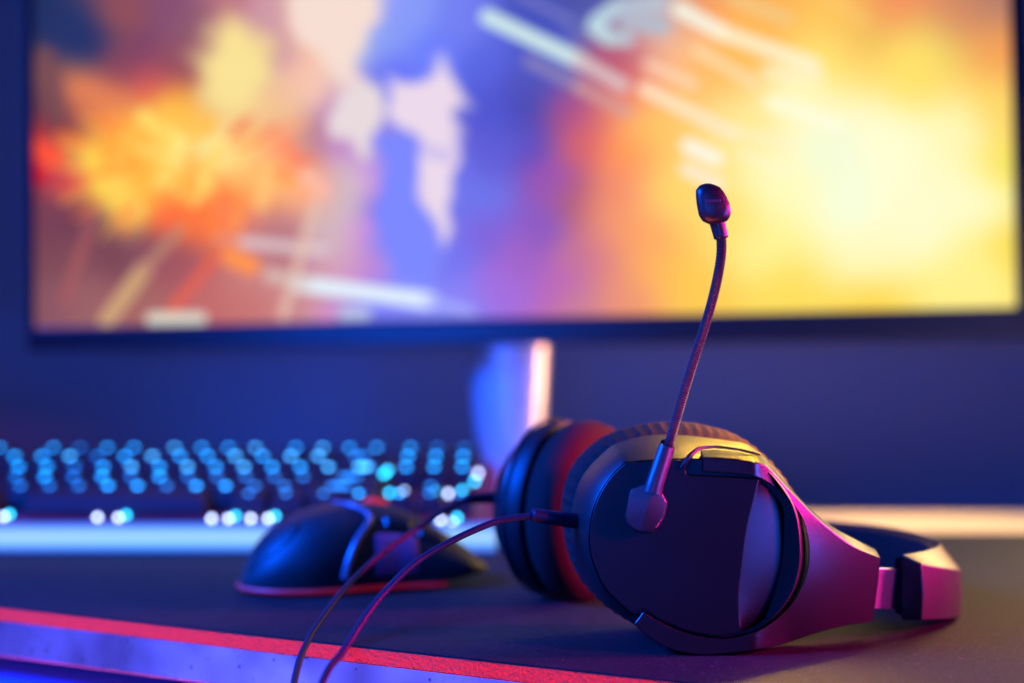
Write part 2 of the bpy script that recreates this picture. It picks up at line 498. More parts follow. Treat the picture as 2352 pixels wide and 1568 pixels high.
streaks = [
    (180, 205, 290, 225, 40, (220, 140, 100), .5), (300, 300, 470, 290, 60, (255, 195, 95), .7), (330, 270, 400, 330, 40, (250, 225, 130), .8),
    (400, 300, 380, 420, 26, (250, 225, 130), .8), (500, 340, 460, 450, 24, (250, 215, 120), .8), (440, 380, 420, 460, 22, (255, 178, 85), .8),
    (360, 430, 330, 480, 28, (255, 165, 70), .7), (560, 440, 540, 520, 30, (255, 165, 95), .8), (620, 380, 600, 470, 34, (255, 205, 135), .7),
    (650, 320, 700, 400, 26, (255, 150, 115), .8), (700, 395, 730, 420, 22, (255, 200, 175), .8), (470, 485, 420, 492, 30, (255, 125, 72), .8),
    (205, 345, 225, 420, 34, (250, 212, 95), .9), (240, 430, 300, 490, 44, (250, 212, 100), .9), (300, 500, 318, 480, 40, (250, 222, 120), .8),
    (82, 340, 125, 360, 46, (252, 100, 72), .9), (60, 395, 100, 410, 26, (190, 15, 50), .7), (130, 400, 160, 420, 28, (205, 85, 88), .8),
    (640, 290, 690, 285, 30, (245, 175, 140), .6), (580, 300, 560, 330, 34, (245, 200, 140), .7), (105, 130, 130, 260, 50, (128, 88, 92), .8),  # x0, y0, x1, y1, width, colour, opacity
    (245, 735, 330, 620, 44, (208, 172, 132), .95), (330, 620, 415, 525, 30, (190, 145, 125), .8), (395, 710, 500, 585, 28, (224, 112, 92), .9),
    (150, 690, 215, 490, 30, (175, 105, 105), .7), (530, 590, 575, 610, 50, (255, 158, 92), 1), (500, 548, 560, 556, 22, (235, 160, 140), .7),
    (560, 556, 740, 574, 28, (228, 210, 212), .85), (725, 470, 650, 725, 26, (230, 200, 185), .8), (755, 600, 700, 730, 18, (215, 165, 165), .6),
    (690, 652, 985, 690, 42, (232, 244, 252), 1), (620, 632, 700, 650, 30, (222, 205, 195), .8), (975, 345, 1030, 360, 36, (198, 188, 236), .6), (985, 690, 1080, 715, 24, (180, 185, 248), .8),
    (350, 732, 460, 732, 34, (224, 220, 205), 1), (790, 720, 840, 720, 28, (205, 216, 232), .9), (738, 722, 760, 722, 30, (225, 160, 200), .8),
    (700, 405, 745, 440, 34, (255, 195, 175), .9),
    (1120, 40, 1330, 140, 40, (216, 238, 236), 1), (1330, 140, 1430, 196, 36, (224, 205, 205), .9), (1215, 140, 1330, 200, 30, (160, 150, 190), .8),
    (1330, 200, 1440, 258, 30, (215, 170, 165), .8), (1195, -10, 1310, 48, 20, (145, 145, 205), .7),
    (1560, 22, 1660, 76, 40, (246, 244, 228), 1), (1660, 76, 1870, 150, 36, (253, 242, 215), .9), (1490, 150, 1590, 195, 28, (253, 222, 198), .8),
    (1480, 205, 1680, 305, 34, (254, 234, 208), .9), (1680, 300, 1810, 335, 28, (254, 240, 205), .7), (1600, 115, 1730, 190, 26, (253, 226, 190), .8),
    (1770, 235, 1930, 290, 30, (252, 252, 230), .8), (1580, 335, 1645, 366, 38, (254, 248, 236), 1), (1575, 388, 1650, 424, 34, (254, 238, 220), .95),
    (1700, 350, 1810, 395, 24, (253, 244, 212), .6), (1765, 165, 1880, 178, 32, (253, 240, 210), .7), (1680, -5, 1810, 45, 26, (236, 208, 155), .8),
    (1900, -5, 1990, 50, 22, (250, 205, 130), .6),
    (1365, 62, 1400, 88, 40, (202, 226, 232), 1), (1370, 50, 1420, 15, 40, (195, 218, 228), 1), (1420, 15, 1520, 10, 40, (190, 205, 218), .9), (1400, 88, 1440, 92, 36, (195, 215, 222), .9), (1440, 50, 1520, 60, 50, (188, 196, 210), .9),
]
NX, NY = 420, 190
gx, gy = np.meshgrid(np.linspace(0, 1, NX), np.linspace(0, 1, NY))
PX = (sBL[0] + (sBR[0] - sBL[0]) * gx) * (1 - gy) + (sTL[0] + (sTR[0] - sTL[0]) * gx) * gy
PY = (sBL[1] + (sBR[1] - sBL[1]) * gx) * (1 - gy) + (sTL[1] + (sTR[1] - sTL[1]) * gx) * gy
num = np.zeros((NY, NX, 3))
den = np.zeros((NY, NX, 1))
WX0, WY0 = PX, PY
PX = WX0 + 9 * np.sin(WY0 / 31.0 + WX0 / 83.0) + 6 * np.sin(WX0 / 23.0 + WY0 / 47.0 + 1.3) + 4 * np.sin(WY0 / 13.0 - WX0 / 29.0)
PY = WY0 + 9 * np.sin(WX0 / 37.0 + WY0 / 71.0 + 0.7) + 6 * np.sin(WY0 / 19.0 - WX0 / 53.0 + 2.1) + 4 * np.sin(WX0 / 15.0 + WY0 / 33.0)
for (bx, by, r_, g_, b__) in base:
    d2 = (PX - bx) ** 2 + (PY - by) ** 2
    wt = (1.0 / (d2 + 700.0) ** 3.0)[..., None]
    num += wt * np.array((r_, g_, b__), float)
    den += wt
img = num / den


def soften(a, sig):
    k = np.exp(-0.5 * (np.arange(-12, 13) / sig) ** 2)
    k /= k.sum()
    a = np.pad(a, ((12, 12), (12, 12), (0, 0)), 'edge')
    a = sum(k[i] * a[i:a.shape[0] - 24 + i] for i in range(25))
    return sum(k[i] * a[:, i:a.shape[1] - 24 + i] for i in range(25))


right = np.clip((PX - 1250) / 250, 0, 1)[..., None]
img = soften(img, 4.2) * (1 - right) + soften(img, 7.0) * right


def sstep(a, b, x):
    t = np.clip((x - a) / (b - a), 0, 1)
    return t * t * (3 - 2 * t)


def poly_sd(poly):
    best = np.full(PX.shape, 1e9)
    ins = np.zeros(PX.shape, bool)
    for (x0, y0), (x1, y1) in zip(poly, poly[1:] + poly[:1]):
        ex, ey = x1 - x0, y1 - y0
        t = np.clip(((PX - x0) * ex + (PY - y0) * ey) / (ex * ex + ey * ey), 0, 1)
        best = np.minimum(best, np.hypot(PX - x0 - ex * t, PY - y0 - ey * t))
        c = (y0 > PY) != (y1 > PY)
        with np.errstate(divide='ignore', invalid='ignore'):
            xi = x0 + (PY - y0) / (y1 - y0 if y1 != y0 else 1e-9) * ex
        ins ^= c & (PX < xi)
    return np.where(ins, -best, best)


for pl, c, soft in poly_shapes:
    a = 1 - sstep(-soft, soft, poly_sd(pl))
    img = img * (1 - a[..., None]) + np.array(c, float) * a[..., None]
PX, PY = WX0, WY0
for (x0, y0, x1, y1, wd, c, op) in streaks:
    ex, ey = x1 - x0, y1 - y0
    t = np.clip(((PX - x0) * ex + (PY - y0) * ey) / (ex * ex + ey * ey), 0, 1)
    dd = np.hypot(PX - x0 - ex * t, PY - y0 - ey * t)
    a = op * (1 - sstep(wd * 0.30, wd * 0.58, dd))
    img = img * (1 - a[..., None]) + np.array(c, float) * a[..., None]
rng = random.Random(11)
for k in range(90):
    an = rng.uniform(0, 2 * math.pi)
    rd = rng.uniform(20, 190)
    x0, y0 = 400 + rd * 1.45 * math.cos(an), 370 + rd * 0.85 * math.sin(an)
    ln_ = rng.uniform(14, 60)
    x1, y1 = x0 + ln_ * math.cos(an) * 1.1 - 8, y0 + ln_ * math.sin(an)
    hot = 1 - rd / 210.0
    if y0 < 290 and x0 > 420:
        continue
    c = rng.choice([(255, 236, 150), (255, 205, 100), (255, 178, 70)] if hot > .5 else [(255, 190, 90), (255, 140, 70), (240, 100, 80), (235, 115, 85)])
    if sum(c) < 300 and math.sin(an) < 0.3:
        c = (240, 120, 80)
    ex, ey = x1 - x0, y1 - y0
    t = np.clip(((PX - x0) * ex + (PY - y0) * ey) / (ex * ex + ey * ey), 0, 1)
    dd = np.hypot(PX - x0 - ex * t, PY - y0 - ey * t)
    wd = rng.uniform(10, 24)
    a = 0.45 * (1 - sstep(wd * 0.3, wd * 0.6, dd))
    img = img * (1 - a[..., None]) + np.array(c, float) * a[..., None]
img = np.clip(img / 255.0, 0, 1)
grey = img.mean(axis=2, keepdims=True)
img = np.clip(grey + (img - grey) * 1.12, 0, 1) ** 1.10
lin = np.where(img <= 0.04045, img / 12.92, ((img + 0.055) / 1.055) ** 2.4)
lum = lin @ np.array((0.21, 0.72, 0.07))
warm = np.clip((lin[..., 0] - lin[..., 2]) * 1.5, 0, 1)
lin = lin * (1 + 0.06 * sstep(0.55, 0.95, lum) * warm)[..., None]
sv, sf = [], []
for j in range(NY):
    for i in range(NX):
        sv.append(P(PX[j, i], PY[j, i], MD))
for j in range(NY - 1):
    for i in range(NX - 1):
        k = j * NX + i
        sf.append((k, k + 1, k + NX + 1, k + NX))
m_scr = bpy.data.materials.new('screen_picture')
m_scr.use_nodes = True
nt = m_scr.node_tree
b_ = nt.nodes['Principled BSDF']
b_.inputs['Base Color'].default_value = (0.002, 0.002, 0.002, 1)
b_.inputs['Specular IOR Level'].default_value = 0.04
b_.inputs['Roughness'].default_value = 0.4
at = nt.nodes.new('ShaderNodeAttribute')
at.attribute_name = 'picture'
nt.links.new(at.outputs['Color'], b_.inputs['Emission Color'])
b_.inputs['Emission Strength'].default_value = 1.0
scr = mesh('screen', sv, sf, m_scr, mon, smooth=0, recalc=False)
ca = scr.data.color_attributes.new('picture', 'FLOAT_COLOR', 'POINT')
buf = np.ones((NX * NY, 4), np.float32)
buf[:, :3] = lin.reshape(-1, 3)
ca.data.foreach_set('color', buf.ravel())

oBL, oBR, oTR, oTL = (65, 806), (2376, 778), (2352, -290), (61, -275)
fr = MB()
rings = []
for dpt in (MD + 0.014, MD - 0.003):
    rings.append([P(*q, MD) + Vector((0, dpt - MD, 0)) for q in (oBL, oBR, oTR, oTL)])
inner_f = [P(*q, MD) + Vector((0, -0.003, 0)) for q in (sBL, sBR, sTR, sTL)]
inner_b = [P(*q, MD) + Vector((0, 0.001, 0)) for q in (sBL, sBR, sTR, sTL)]
fr.rings([rings[0], rings[1], inner_f, inner_b], caps=False)
fr.build('bezel', M_bezel, mon, smooth=0, bevel=0.0015)
bk = [P(*q, MD) + Vector((0, 0.002, 0)) for q in ((75, 790), (2364, 762), (2345, -280), (70, -268))]
MB().prism(bk, (0, 0.024, 0)).build('back_cover', M_bezel, mon, smooth=0, bevel=0.004)
# stand column: rounded silver, narrowing and turning towards its foot
st = []
for (y, xl, xr) in ((740, 1079, 1262), (800, 1080, 1260), (860, 1082, 1257), (920, 1086, 1253), (980, 1092, 1249), (1040, 1106, 1244), (1100, 1140, 1236), (1160, 1156, 1232)):
    a, b = P(xl, y, 1.172), P(xr, y, 1.172)
    c, hw = (a + b) / 2, (b - a).length / 2
    st.append([c + Vector((hw * abs(math.cos(q)) ** 0.75 * (1 if math.cos(q) > 0 else -1), 0.017 * math.sin(q), 0))
               for q in np.linspace(0, 2 * math.pi, 40, endpoint=False)])
MB().rings(st).build('stand_column', M_silver, mon, smooth=50)
bs = [Vector((0.025 + 0.12 * math.cos(q), 1.125 + 0.055 * math.sin(q), -PADT)) for q in np.linspace(0, 2 * math.pi, 48, endpoint=False)]
MB().prism(bs, (0, 0, 0.006)).build('stand_base', M_silver, mon, smooth=40, bevel=0.0015)

# ------------------------------------------------------------------ keyboard
U = 0.01905
KX0 = -0.3708
kb = thing('keyboard', (-0.2, 0.95, 0), 'black mechanical keyboard with cyan lit key legends and a glowing front bar', 'keyboard')
KR = -0.010
KL = -0.388
YF, YB = 0.888, 1.030
# case: wedge
side = [(YF, 0.001), (YF, 0.0185), (YF + 0.006, 0.0195), (YB, 0.045), (YB, 0.012)]
MB().rings([[Vector((KL, y, z)) for y, z in side], [Vector((KR, y, z)) for y, z in side]]).build('case', M_case, kb, smooth=0, bevel=0.001)
m_bar = bpy.data.materials.new('light_bar')
m_bar.use_nodes = True
nt = m_bar.node_tree
b_ = nt.nodes['Principled BSDF']
b_.inputs['Base Color'].default_value = (0.05, 0.05, 0.05, 1)
b_.inputs['Specular IOR Level'].default_value = 0.1
tc = nt.nodes.new('ShaderNodeTexCoord')
sp = nt.nodes.new('ShaderNodeSeparateXYZ')
nt.links.new(tc.outputs['Generated'], sp.inputs[0])
cr = nt.nodes.new('ShaderNodeValToRGB')
e = cr.color_ramp.elements
e[0].position = 0.0
e[0].color = (0.0, 0.10, 0.9, 1)
e[1].position = 1.0
e[1].color = (0.0, 0.12, 0.95, 1)
for p_, c_ in ((0.30, (0.20, 0.55, 1.0)), (0.5, (0.40, 0.72, 1.05)), (0.74, (0.24, 0.55, 1.0))):
    q = e.new(p_)
    q.color = (*c_, 1)
nt.links.new(sp.outputs[2], cr.inputs[0])
nt.links.new(cr.outputs[0], b_.inputs['Emission Color'])
b_.inputs['Emission Strength'].default_value = 1.0
MB().box(KL, KR, 0.882, YF - 0.0002, 0.0008, 0.0182).build('light_bar', m_bar, kb, smooth=0)

rows = {  # row: (Y centre, z of the key top, sculpt tilt)
    5: (1.004, 0.0575), 4: (0.980, 0.0530), 3: (0.961, 0.0470), 2: (0.942, 0.0420), 1: (0.923, 0.0375), 0: (0.904, 0.0345)}
keys = []
for x in (0.5, 2.5, 3.5, 4.5, 5.5, 7, 8, 9, 10, 11.5, 12.5, 13.5, 14.5, 15.75, 16.75, 17.75):
    keys.append((5, x, 1))
keys += [(4, 0.5 + i, 1) for i in range(13)] + [(4, 14, 2)] + [(4, 15.75 + i, 1) for i in range(3)]
keys += [(3, 0.75, 1.5)] + [(3, 2 + i, 1) for i in range(12)] + [(3, 14.25, 1.5)] + [(3, 15.75 + i, 1) for i in range(3)]
keys += [(2, 0.875, 1.75)] + [(2, 2.25 + i, 1) for i in range(11)] + [(2, 13.875, 2.25)]
keys += [(1, 1.125, 2.25)] + [(1, 2.75 + i, 1) for i in range(10)] + [(1, 13.625, 2.75), (1, 16.75, 1)]
keys += [(0, 0.6, 1.25), (0, 1.85, 1.25), (0, 6.3, 6.1), (0, 10.72, 1.25), (0, 11.97, 1.25), (0, 13.22, 1.25), (0, 14.4, 1.1)]
keys += [(0, 15.75 + i, 1) for i in range(3)]
leg_m = [emit('legend_glow', (0.004, 0.25, 0.80), 10.5), emit('legend_glow_dim', (0.003, 0.15, 0.62), 6.0), emit('legend_glow_pale', (0.04, 0.34, 0.85), 10.0)]
TILT = R(12)
cache = {}


def key_mesh(wu):
    if wu in cache:
        return cache[wu]
    hw, hd = wu * U / 2 - 0.0006, U / 2 - 0.0006
    thw, thd = hw - 0.0028, hd - 0.0032
    bm = bmesh.new()
    def ring(a, b, y, z):
        return [bm.verts.new((x_, y_ + y, z)) for x_, y_ in ((-a, -b), (a, -b), (a, b), (-a, b))]
    r0, r1 = ring(hw, hd, 0, -0.0105), ring(hw - .0004, hd - .0004, 0, -0.0085)
    r2 = ring(thw + 0.0004, thd + 0.0004, 0.0008, -0.0006)
    r3 = ring(thw - 0.0006, thd - 0.0006, 0.0008, 0.0)
    for a, b in ((r0, r1), (r1, r2), (r2, r3)):
        for i in range(4):
            bm.faces.new((a[i], a[(i + 1) % 4], b[(i + 1) % 4], b[i]))
    bm.faces.new(r3)
    bmesh.ops.recalc_face_normals(bm, faces=bm.faces)
    me = bpy.data.meshes.new('key')
    bm.to_mesh(me)
    bm.free()
    me.materials.append(M_key)
    cache[wu] = me
    return me


def legend_mesh(wd, i):
    if ('l', wd, i) in cache:
        return cache[('l', wd, i)]
    me = bpy.data.meshes.new('legend')
    a, h0, h1 = wd / 2, -0.0022, 0.0042
    z = 0.0002
    me.from_pydata([(-a, h0, z), (a, h0, z), (a, h1, z), (-a, h1, z)], [], [(0, 1, 2, 3)])
    me.materials.append(leg_m[i])
    cache[('l', wd, i)] = me
    return me


kbl = Vector(kb.location)
for (r, x, wu) in keys:
    yc, zt = rows[r]
    o = bpy.data.objects.new('key', key_mesh(wu))
    col.objects.link(o)
    o.parent = kb
    o.location = Vector((KX0 + x * U, yc, zt)) - kbl
    o.rotation_euler = (TILT if r < 5 else R(8), 0, 0)
    if wu < 5:
        wd = 0.0036 if wu <= 1.3 else (0.010 if wu < 2.2 else 0.013)
        if r == 0:
            wd = 0.003
        k = random.choice((0, 0, 0, 1, 2)) if r >= 3 else random.choice((0, 1, 1))
        l = bpy.data.objects.new('legend', legend_mesh(wd, k))
        col.objects.link(l)
        l.parent = o
        l.location = (-0.001, 0, 0)
# switch lamps that shine out below the front row and around the arrow keys
m_cy, m_wh = emit('cyan_led', (0.01, 0.55, 1.0), 9.0), emit('white_led', (0.50, 0.62, 1.0), 9.0)
led_mesh = {}
for nm, mm in (('c', m_cy), ('w', m_wh)):
    bm = bmesh.new()
    bmesh.ops.create_icosphere(bm, subdivisions=2, radius=0.0016)
    me = bpy.data.meshes.new('switch_light')
    bm.to_mesh(me)
    bm.free()
    me.materials.append(mm)
    led_mesh[nm] = me
leds = [(8, 1186, .89, 'w'), (22, 1180, .89, 'c'), (224, 1187, .89, 'w'), (272, 1188, .89, 'w'), (290, 1182, .89, 'c'),
        (486, 1190, .89, 'w'), (525, 1190, .89, 'w'), (541, 1184, .89, 'c'), (576, 1190, .89, 'w'), (616, 1190, .89, 'w'), (632, 1184, .89, 'c'),
        (882, 1088, .955, 'c'), (890, 1080, .957, 'c'), (895, 1131, .915, 'c'), (928, 1129, .915, 'w'),
        (1002, 1130, .915, 'c'), (1030, 1133, .915, 'w'), (1062, 1126, .915, 'c'), (1098, 1086, .95, 'w'), (1090, 1105, .94, 'c'),
        (985, 1160, .90, 'w'), (1012, 1194, .89, 'w'), (1040, 1200, .889, 'w'), (1050, 1188, .89, 'c')]
for (x, y, d, k) in leds:
    o = bpy.data.objects.new('switch_light', led_mesh[k])
    col.objects.link(o)
    o.parent = kb
    o.location = P(x, y, d) - kbl

# ------------------------------------------------------------------ mouse
mo = thing('mouse', (-0.082, 0.75, 0), 'black gaming mouse with red base rim, lying in front of the keyboard', 'mouse')
mp0 = Vector((-0.1405, 0.735, 0))
mdir = Vector((math.cos(R(20.5)), math.sin(R(20.5)), 0))
mside = Vector((mdir.y, -mdir.x, 0))        # towards the camera
ML = 0.127
hs = [0, .02, .06, .12, .23, .36, .48, .6, .69, .8, .92, 1.0]
hz = [.004, .0120, .0215, .0305, .0395, .0437, .0448, .0432, .0395, .0315, .0215, .0130]
ws = [0, .02, .06, .12, .23, .36, .48, .6, .69, .8, .92, 1.0]
wz = [.006, .0120, .0200, .0268, .0325, .0330, .0305, .0295, .0300, .0315, .0310, .0250]
bs_ = [0, .05, .6, .8, 1.0]
bz = [.003, .0018, .0018, .004, .0085]


def msurf(s, ph, off=0.0):
    """ph 0 = camera side low, pi = far side low"""
    h, wd, b0 = np.interp(s, hs, hz), np.interp(s, ws, wz), np.interp(s, bs_, bz)
    c, sn = math.cos(ph), math.sin(ph)
    y = (wd + off) * math.copysign(abs(c) ** 0.72, c)
    zz = b0 + (h - b0 + off) * max(0, sn) ** 0.85
    und = 1.0 - 0.10 * max(0, 1 - zz / max(h, 1e-4) * 2.2)      # sides drawn in towards the foot
    return mp0 + mdir * (s * ML) + mside * (y * und) + Vector((0, 0, zz))


sl = [0, .004, .012, .025, .045, .07, .1, .14, .19, .25, .31, .37, .43, .49, .55, .61, .67, .73, .79, .85, .9, .94, .97, .99, 1.0]
rs = [[msurf(s, ph) for ph in np.linspace(0, math.pi, 33)] for s in sl]
MB().rings(rs).build('mouse_shell', mat('mouse_plastic', (0.009, 0.008, 0.009), 0.54, bump=0.06, bscale=2500, spec=0.38), mo, smooth=60)
m_rim = emit('red_lit_rim', (1.0, 0.01, 0.04), 0.13)  # weak emission stands in for red light falling on the rim
rim = []
for s in np.linspace(0.0, 0.80, 24):
    rim.append(msurf(float(s), 0, 0.0006) * 1.0)
rim = [Vector((p.x, p.y, 0.0028)) for p in rim]
far = [msurf(float(s), math.pi, 0.0006) for s in np.linspace(0.80, 0.0, 24)]
far = [Vector((p.x, p.y, 0.0028)) for p in far]
MB().tube(rim + far + [rim[0]], 0.0012, 10).build('base_rim', m_rim, mo, smooth=60)


def patch(s0, s1, p0, p1, off, ns=12, npp=10):
    m = MB()
    g = [[msurf(s0 + (s1 - s0) * i / ns, p0 + (p1 - p0) * j / npp, off if 0 < i < ns and 0 < j < npp else -0.0004)
          for j in range(npp + 1)] for i in range(ns + 1)]
    return m.rings(g, closed=False, caps=False)


m_grip = mat('textured_grip', (0.40, 0.05, 0.13), 0.62, bump=0.5, bscale=800)  # pink of the light on the grip put into its colour
patch(.50, .70, .10, .70, .0006).build('thumb_grip', m_grip, mo, smooth=60)
patch(.56, .68, .78, 1.02, .0012).build('side_button', M_gloss, mo, smooth=60)
patch(.70, .82, .70, .95, .0012).build('side_button', M_gloss, mo, smooth=60)
m_trim = mat('glossy_trim', (0.16, 0.13, 0.17), 0.28, metal=0.2)
tp = [msurf(s, p, .0005) for s, p in ((.375, .12), (.385, .26), (.41, .45), (.44, .62), (.485, .82), (.50, .98), (.475, 1.15), (.43, 1.38), (.39, 1.6))]
MB().tube(spline(tp, 30), lambda t: 0.0021 - 0.0012 * t, 10).build('side_trim', m_trim, mo, smooth=60)
MB().tube(spline([msurf(s, p, .0001) for s, p in ((.03, .95), (.10, .80), (.17, .9), (.21, 1.15), (.20, 1.5))], 24), 0.0006, 8) \
    .build('shell_seam', M_gloss, mo, smooth=60)
wc = msurf(.56, math.pi / 2)
wr = []
for k in (-0.0035, -0.0028, 0.0028, 0.0035):
    r_ = 0.0085 if abs(k) > 0.003 else 0.0095
    wr.append([wc + mside * k + mdir * (r_ * math.cos(q)) + Vector((0, 0, r_ * math.sin(q) - 0.0070)) for q in np.linspace(0, 2 * math.pi, 32, endpoint=False)])
MB().rings(wr).build('scroll_wheel', emit('red_wheel_glow', (1.0, 0.03, 0.04), 0.5), mo, smooth=40)

# ------------------------------------------------------------------ headset
hd = thing('gaming_headset', (0.09, 0.66, 0), 'black gaming headset lying on its side with raised boom microphone', 'headset')
CX, CY = 1600.0, 1250.0
NR = 160
outB = [(1316, 1151), (1332, 1104), (1355, 1070), (1385, 1040), (1413, 1019), (1471, 1002), (1529, 997), (1587, 1000), (1664, 1010), (1718, 1021), (1768, 1062),
        (1815, 1120), (1846, 1190), (1858, 1270), (1846, 1345), (1805, 1415), (1740, 1465), (1680, 1484), (1620, 1490), (1568, 1482), (1510, 1460), (1451, 1429),
        (1378, 1379), (1335, 1321), (1316, 1267), (1310, 1205)]
outC = [(1434, 1058), (1490, 1054), (1556, 1051), (1600, 1052), (1680, 1056), (1745, 1068), (1790, 1110), (1826, 1170), (1838, 1245), (1836, 1300), (1820, 1356), (1785, 1408),
        (1746, 1440), (1722, 1452), (1664, 1463), (1626, 1461), (1568, 1448), (1510, 1424), (1455, 1408), (1421, 1387), (1382, 1344), (1355, 1275), (1351, 1220), (1363, 1158), (1394, 1100)]


def closed(lst, sub=6):
    p = [Vector((*q, 0)) for q in lst]
    n = len(p)
    out = []
    for k in range(n):
        a, b, c, d = p[k - 1], p[k], p[(k + 1) % n], p[(k + 2) % n]
        for i in range(sub):
            t = i / sub
            v = 0.5 * ((2 * b) + (c - a) * t + (2 * a - 5 * b + 4 * c - d) * t * t + (3 * b - a - 3 * c + d) * t ** 3)
            out.append((v.x, v.y))
    return out


def opened(lst, sub=6):
    return [(v.x, v.y) for v in spline([Vector((*q, 0)) for q in lst], (len(lst) - 1) * sub + 1)]


outB = closed(outB)
outC = opened(outC + [outC[0]])[:-1]
YC, YBk = 0.580, 0.602


def ring_at(poly, d, n=NR, cx=CX, cy=CY, sc_=1.0):
    return [P(cx + (x - cx) * sc_, cy + (y - cy) * sc_, d) for x, y in polar(poly, cx, cy, n)]


# shell: rim from the face edge to the back, then inwards
shell = MB()
rc = ring_at(outC, YC)
shell.rings([[p + Vector((0, 0.006, 0)) for p in ring_at(outC, YC, sc_=0.90)], ring_at(outC, YC + 0.006, sc_=0.985), ring_at(outC, YC - 0.0002, sc_=0.995), rc,
             ring_at(outB, YBk), ring_at(outB, YBk + 0.004, sc_=0.995), ring_at(outB, YBk + 0.005, sc_=0.9)])
near_cup = shell.build('ear_cup', M_plastic, hd, smooth=45)

# face plate: flat main panel and an angled panel on its right
xl = [(1744, 1099), (1732, 1140), (1718, 1190), (1709, 1240), (1703, 1289), (1698, 1330), (1695, 1366), (1697, 1415), (1702, 1449)]
left_arc = [(1744, 1099), (1700, 1096), (1640, 1093), (1582, 1091), (1576, 1086), (1572, 1066), (1566, 1056), (1554, 1055), (1490, 1058), (1437, 1062), (1397, 1103), (1367, 1160), (1355, 1220), (1359, 1275), (1386, 1342),
            (1424, 1384), (1458, 1412), (1478, 1397), (1512, 1419), (1569, 1444), (1626, 1457), (1664, 1458), (1702, 1449)]
right_arc = [(1744, 1099), (1768, 1122), (1790, 1149), (1806, 1174), (1818, 1200), (1826, 1245), (1825, 1287), (1813, 1340), (1789, 1385), (1760, 1418), (1730, 1439), (1702, 1449)]
YFc = YC - 0.0012
K = 28
left_arc = left_arc[:9] + opened(left_arc[9:17])[:-1] + opened(left_arc[16:])
right_arc = opened(right_arc)
xl = opened(xl)
la = resample(left_arc, 150)
xl_r = resample(xl, K)
ra = resample(right_arc, K)
fp = MB()
# main panel as a polygon, rim folded back
main = la + [tuple(q) for q in reversed(xl_r[1:-1])]
n0 = len(main)
front = [P(x, y, YFc) for x, y in main]
fp.add(front, [tuple(range(n0))])
# its outer wall
lw = [P(x, y, YFc) for x, y in la]
fp.rings([lw, [p + Vector((0, 0.005, 0)) for p in lw]], closed=False, caps=False)
# angled panel
SL = 0.46


def dback(x, xe):
    return YFc + max(0.0, (x - xe)) * YC / F * SL


inn, outr = [], []
for (xa, ya), (xb, yb) in zip(xl_r, ra):
    inn.append(P(xa, ya, YFc))
    outr.append((xb, yb, dback(xb, xa)))
NS = 8
grid = []
for k in range(NS + 1):
    t = k / NS
    rr = []
    for (xa, ya), (xb, yb, db) in zip(xl_r, outr):
        rr.append(P(xa + (xb - xa) * t, ya + (yb - ya) * t, YFc + (db - YFc) * (t ** 1.15) + 0.0030 * t * ((ya + (yb - ya) * t - 1270.0) / 170.0) ** 2))
    grid.append(rr)
fp.rings(grid, closed=False, caps=False)
fp.rings([grid[-1], [p + Vector((0, 0.006, 0)) for p in grid[-1]]], closed=False, caps=False)
fo = fp.build('face_plate', M_face, near_cup, smooth=20, recalc=False)
bm = bmesh.new()
bm.from_mesh(fo.data)
bmesh.ops.remove_doubles(bm, verts=bm.verts, dist=1e-5)
bmesh.ops.recalc_face_normals(bm, faces=bm.faces)
f0 = max(bm.faces, key=lambda f: f.calc_area())
if f0.normal.y > 0:
    bmesh.ops.reverse_faces(bm, faces=bm.faces)
bm.to_mesh(fo.data)
bm.free()
fo.data.set_sharp_from_angle(angle=R(13))
bv = fo.modifiers.new('bevel', 'BEVEL')
bv.width = 0.0005
bv.segments = 2
bv.limit_method = 'ANGLE'
bv.angle_limit = R(13)

# ear cushion with gathered fabric rim
cu = []
outCu = [(1305, 1180), (1312, 1130), (1330, 1085), (1365, 1045), (1415, 1012), (1480, 992), (1560, 983), (1630, 990), (1700, 1010), (1760, 1050), (1815, 1110), (1850, 1180), (1862, 1270), (1850, 1345),
         (1805, 1420), (1740, 1470), (1660, 1490), (1560, 1484), (1480, 1450), (1400, 1400), (1345, 1340), (1315, 1270)]
outCu = closed(outCu)
for d, s, wob in ((0.603, 0.93, 0), (0.606, 0.985, 0.008), (0.610, 1.0, 0.013), (0.618, 1.03, 0.008), (0.628, 1.035, 0), (0.637, 1.02, 0), (0.643, 0.95, 0), (0.645, 0.8, 0), (0.641, 0.66, 0), (0.632, 0.60, 0)):
    rg = polar(outCu, CX, CY, 320)
    cu.append([P(CX + (x - CX) * s * (1 + wob * math.sin(i * 2 * math.pi / 320 * 64)), CY + (y - CY) * s * (1 + wob * math.sin(i * 2 * math.pi / 320 * 64)), 0.600)
               + Vector((0, d - 0.600, 0)) for i, (x, y) in enumerate(rg)])
MB().rings(cu, caps=False).build('ear_cushion', M_cush, near_cup, smooth=60)

# raised lip where the yoke leaves the shell
lip = spline([P(1567, 1074, .5785), P(1573, 1064, .578), P(1582, 1049, .578), P(1590, 1040, .579), P(1602, 1031, .581), P(1618, 1026, .583), P(1650, 1025, .585), P(1700, 1032, .586), P(1745, 1043, .587)], 40)
MB().tube(lip, lambda t: 0.0012 - 0.0006 * t, 10).build('shell_lip', M_gloss, near_cup, smooth=60)

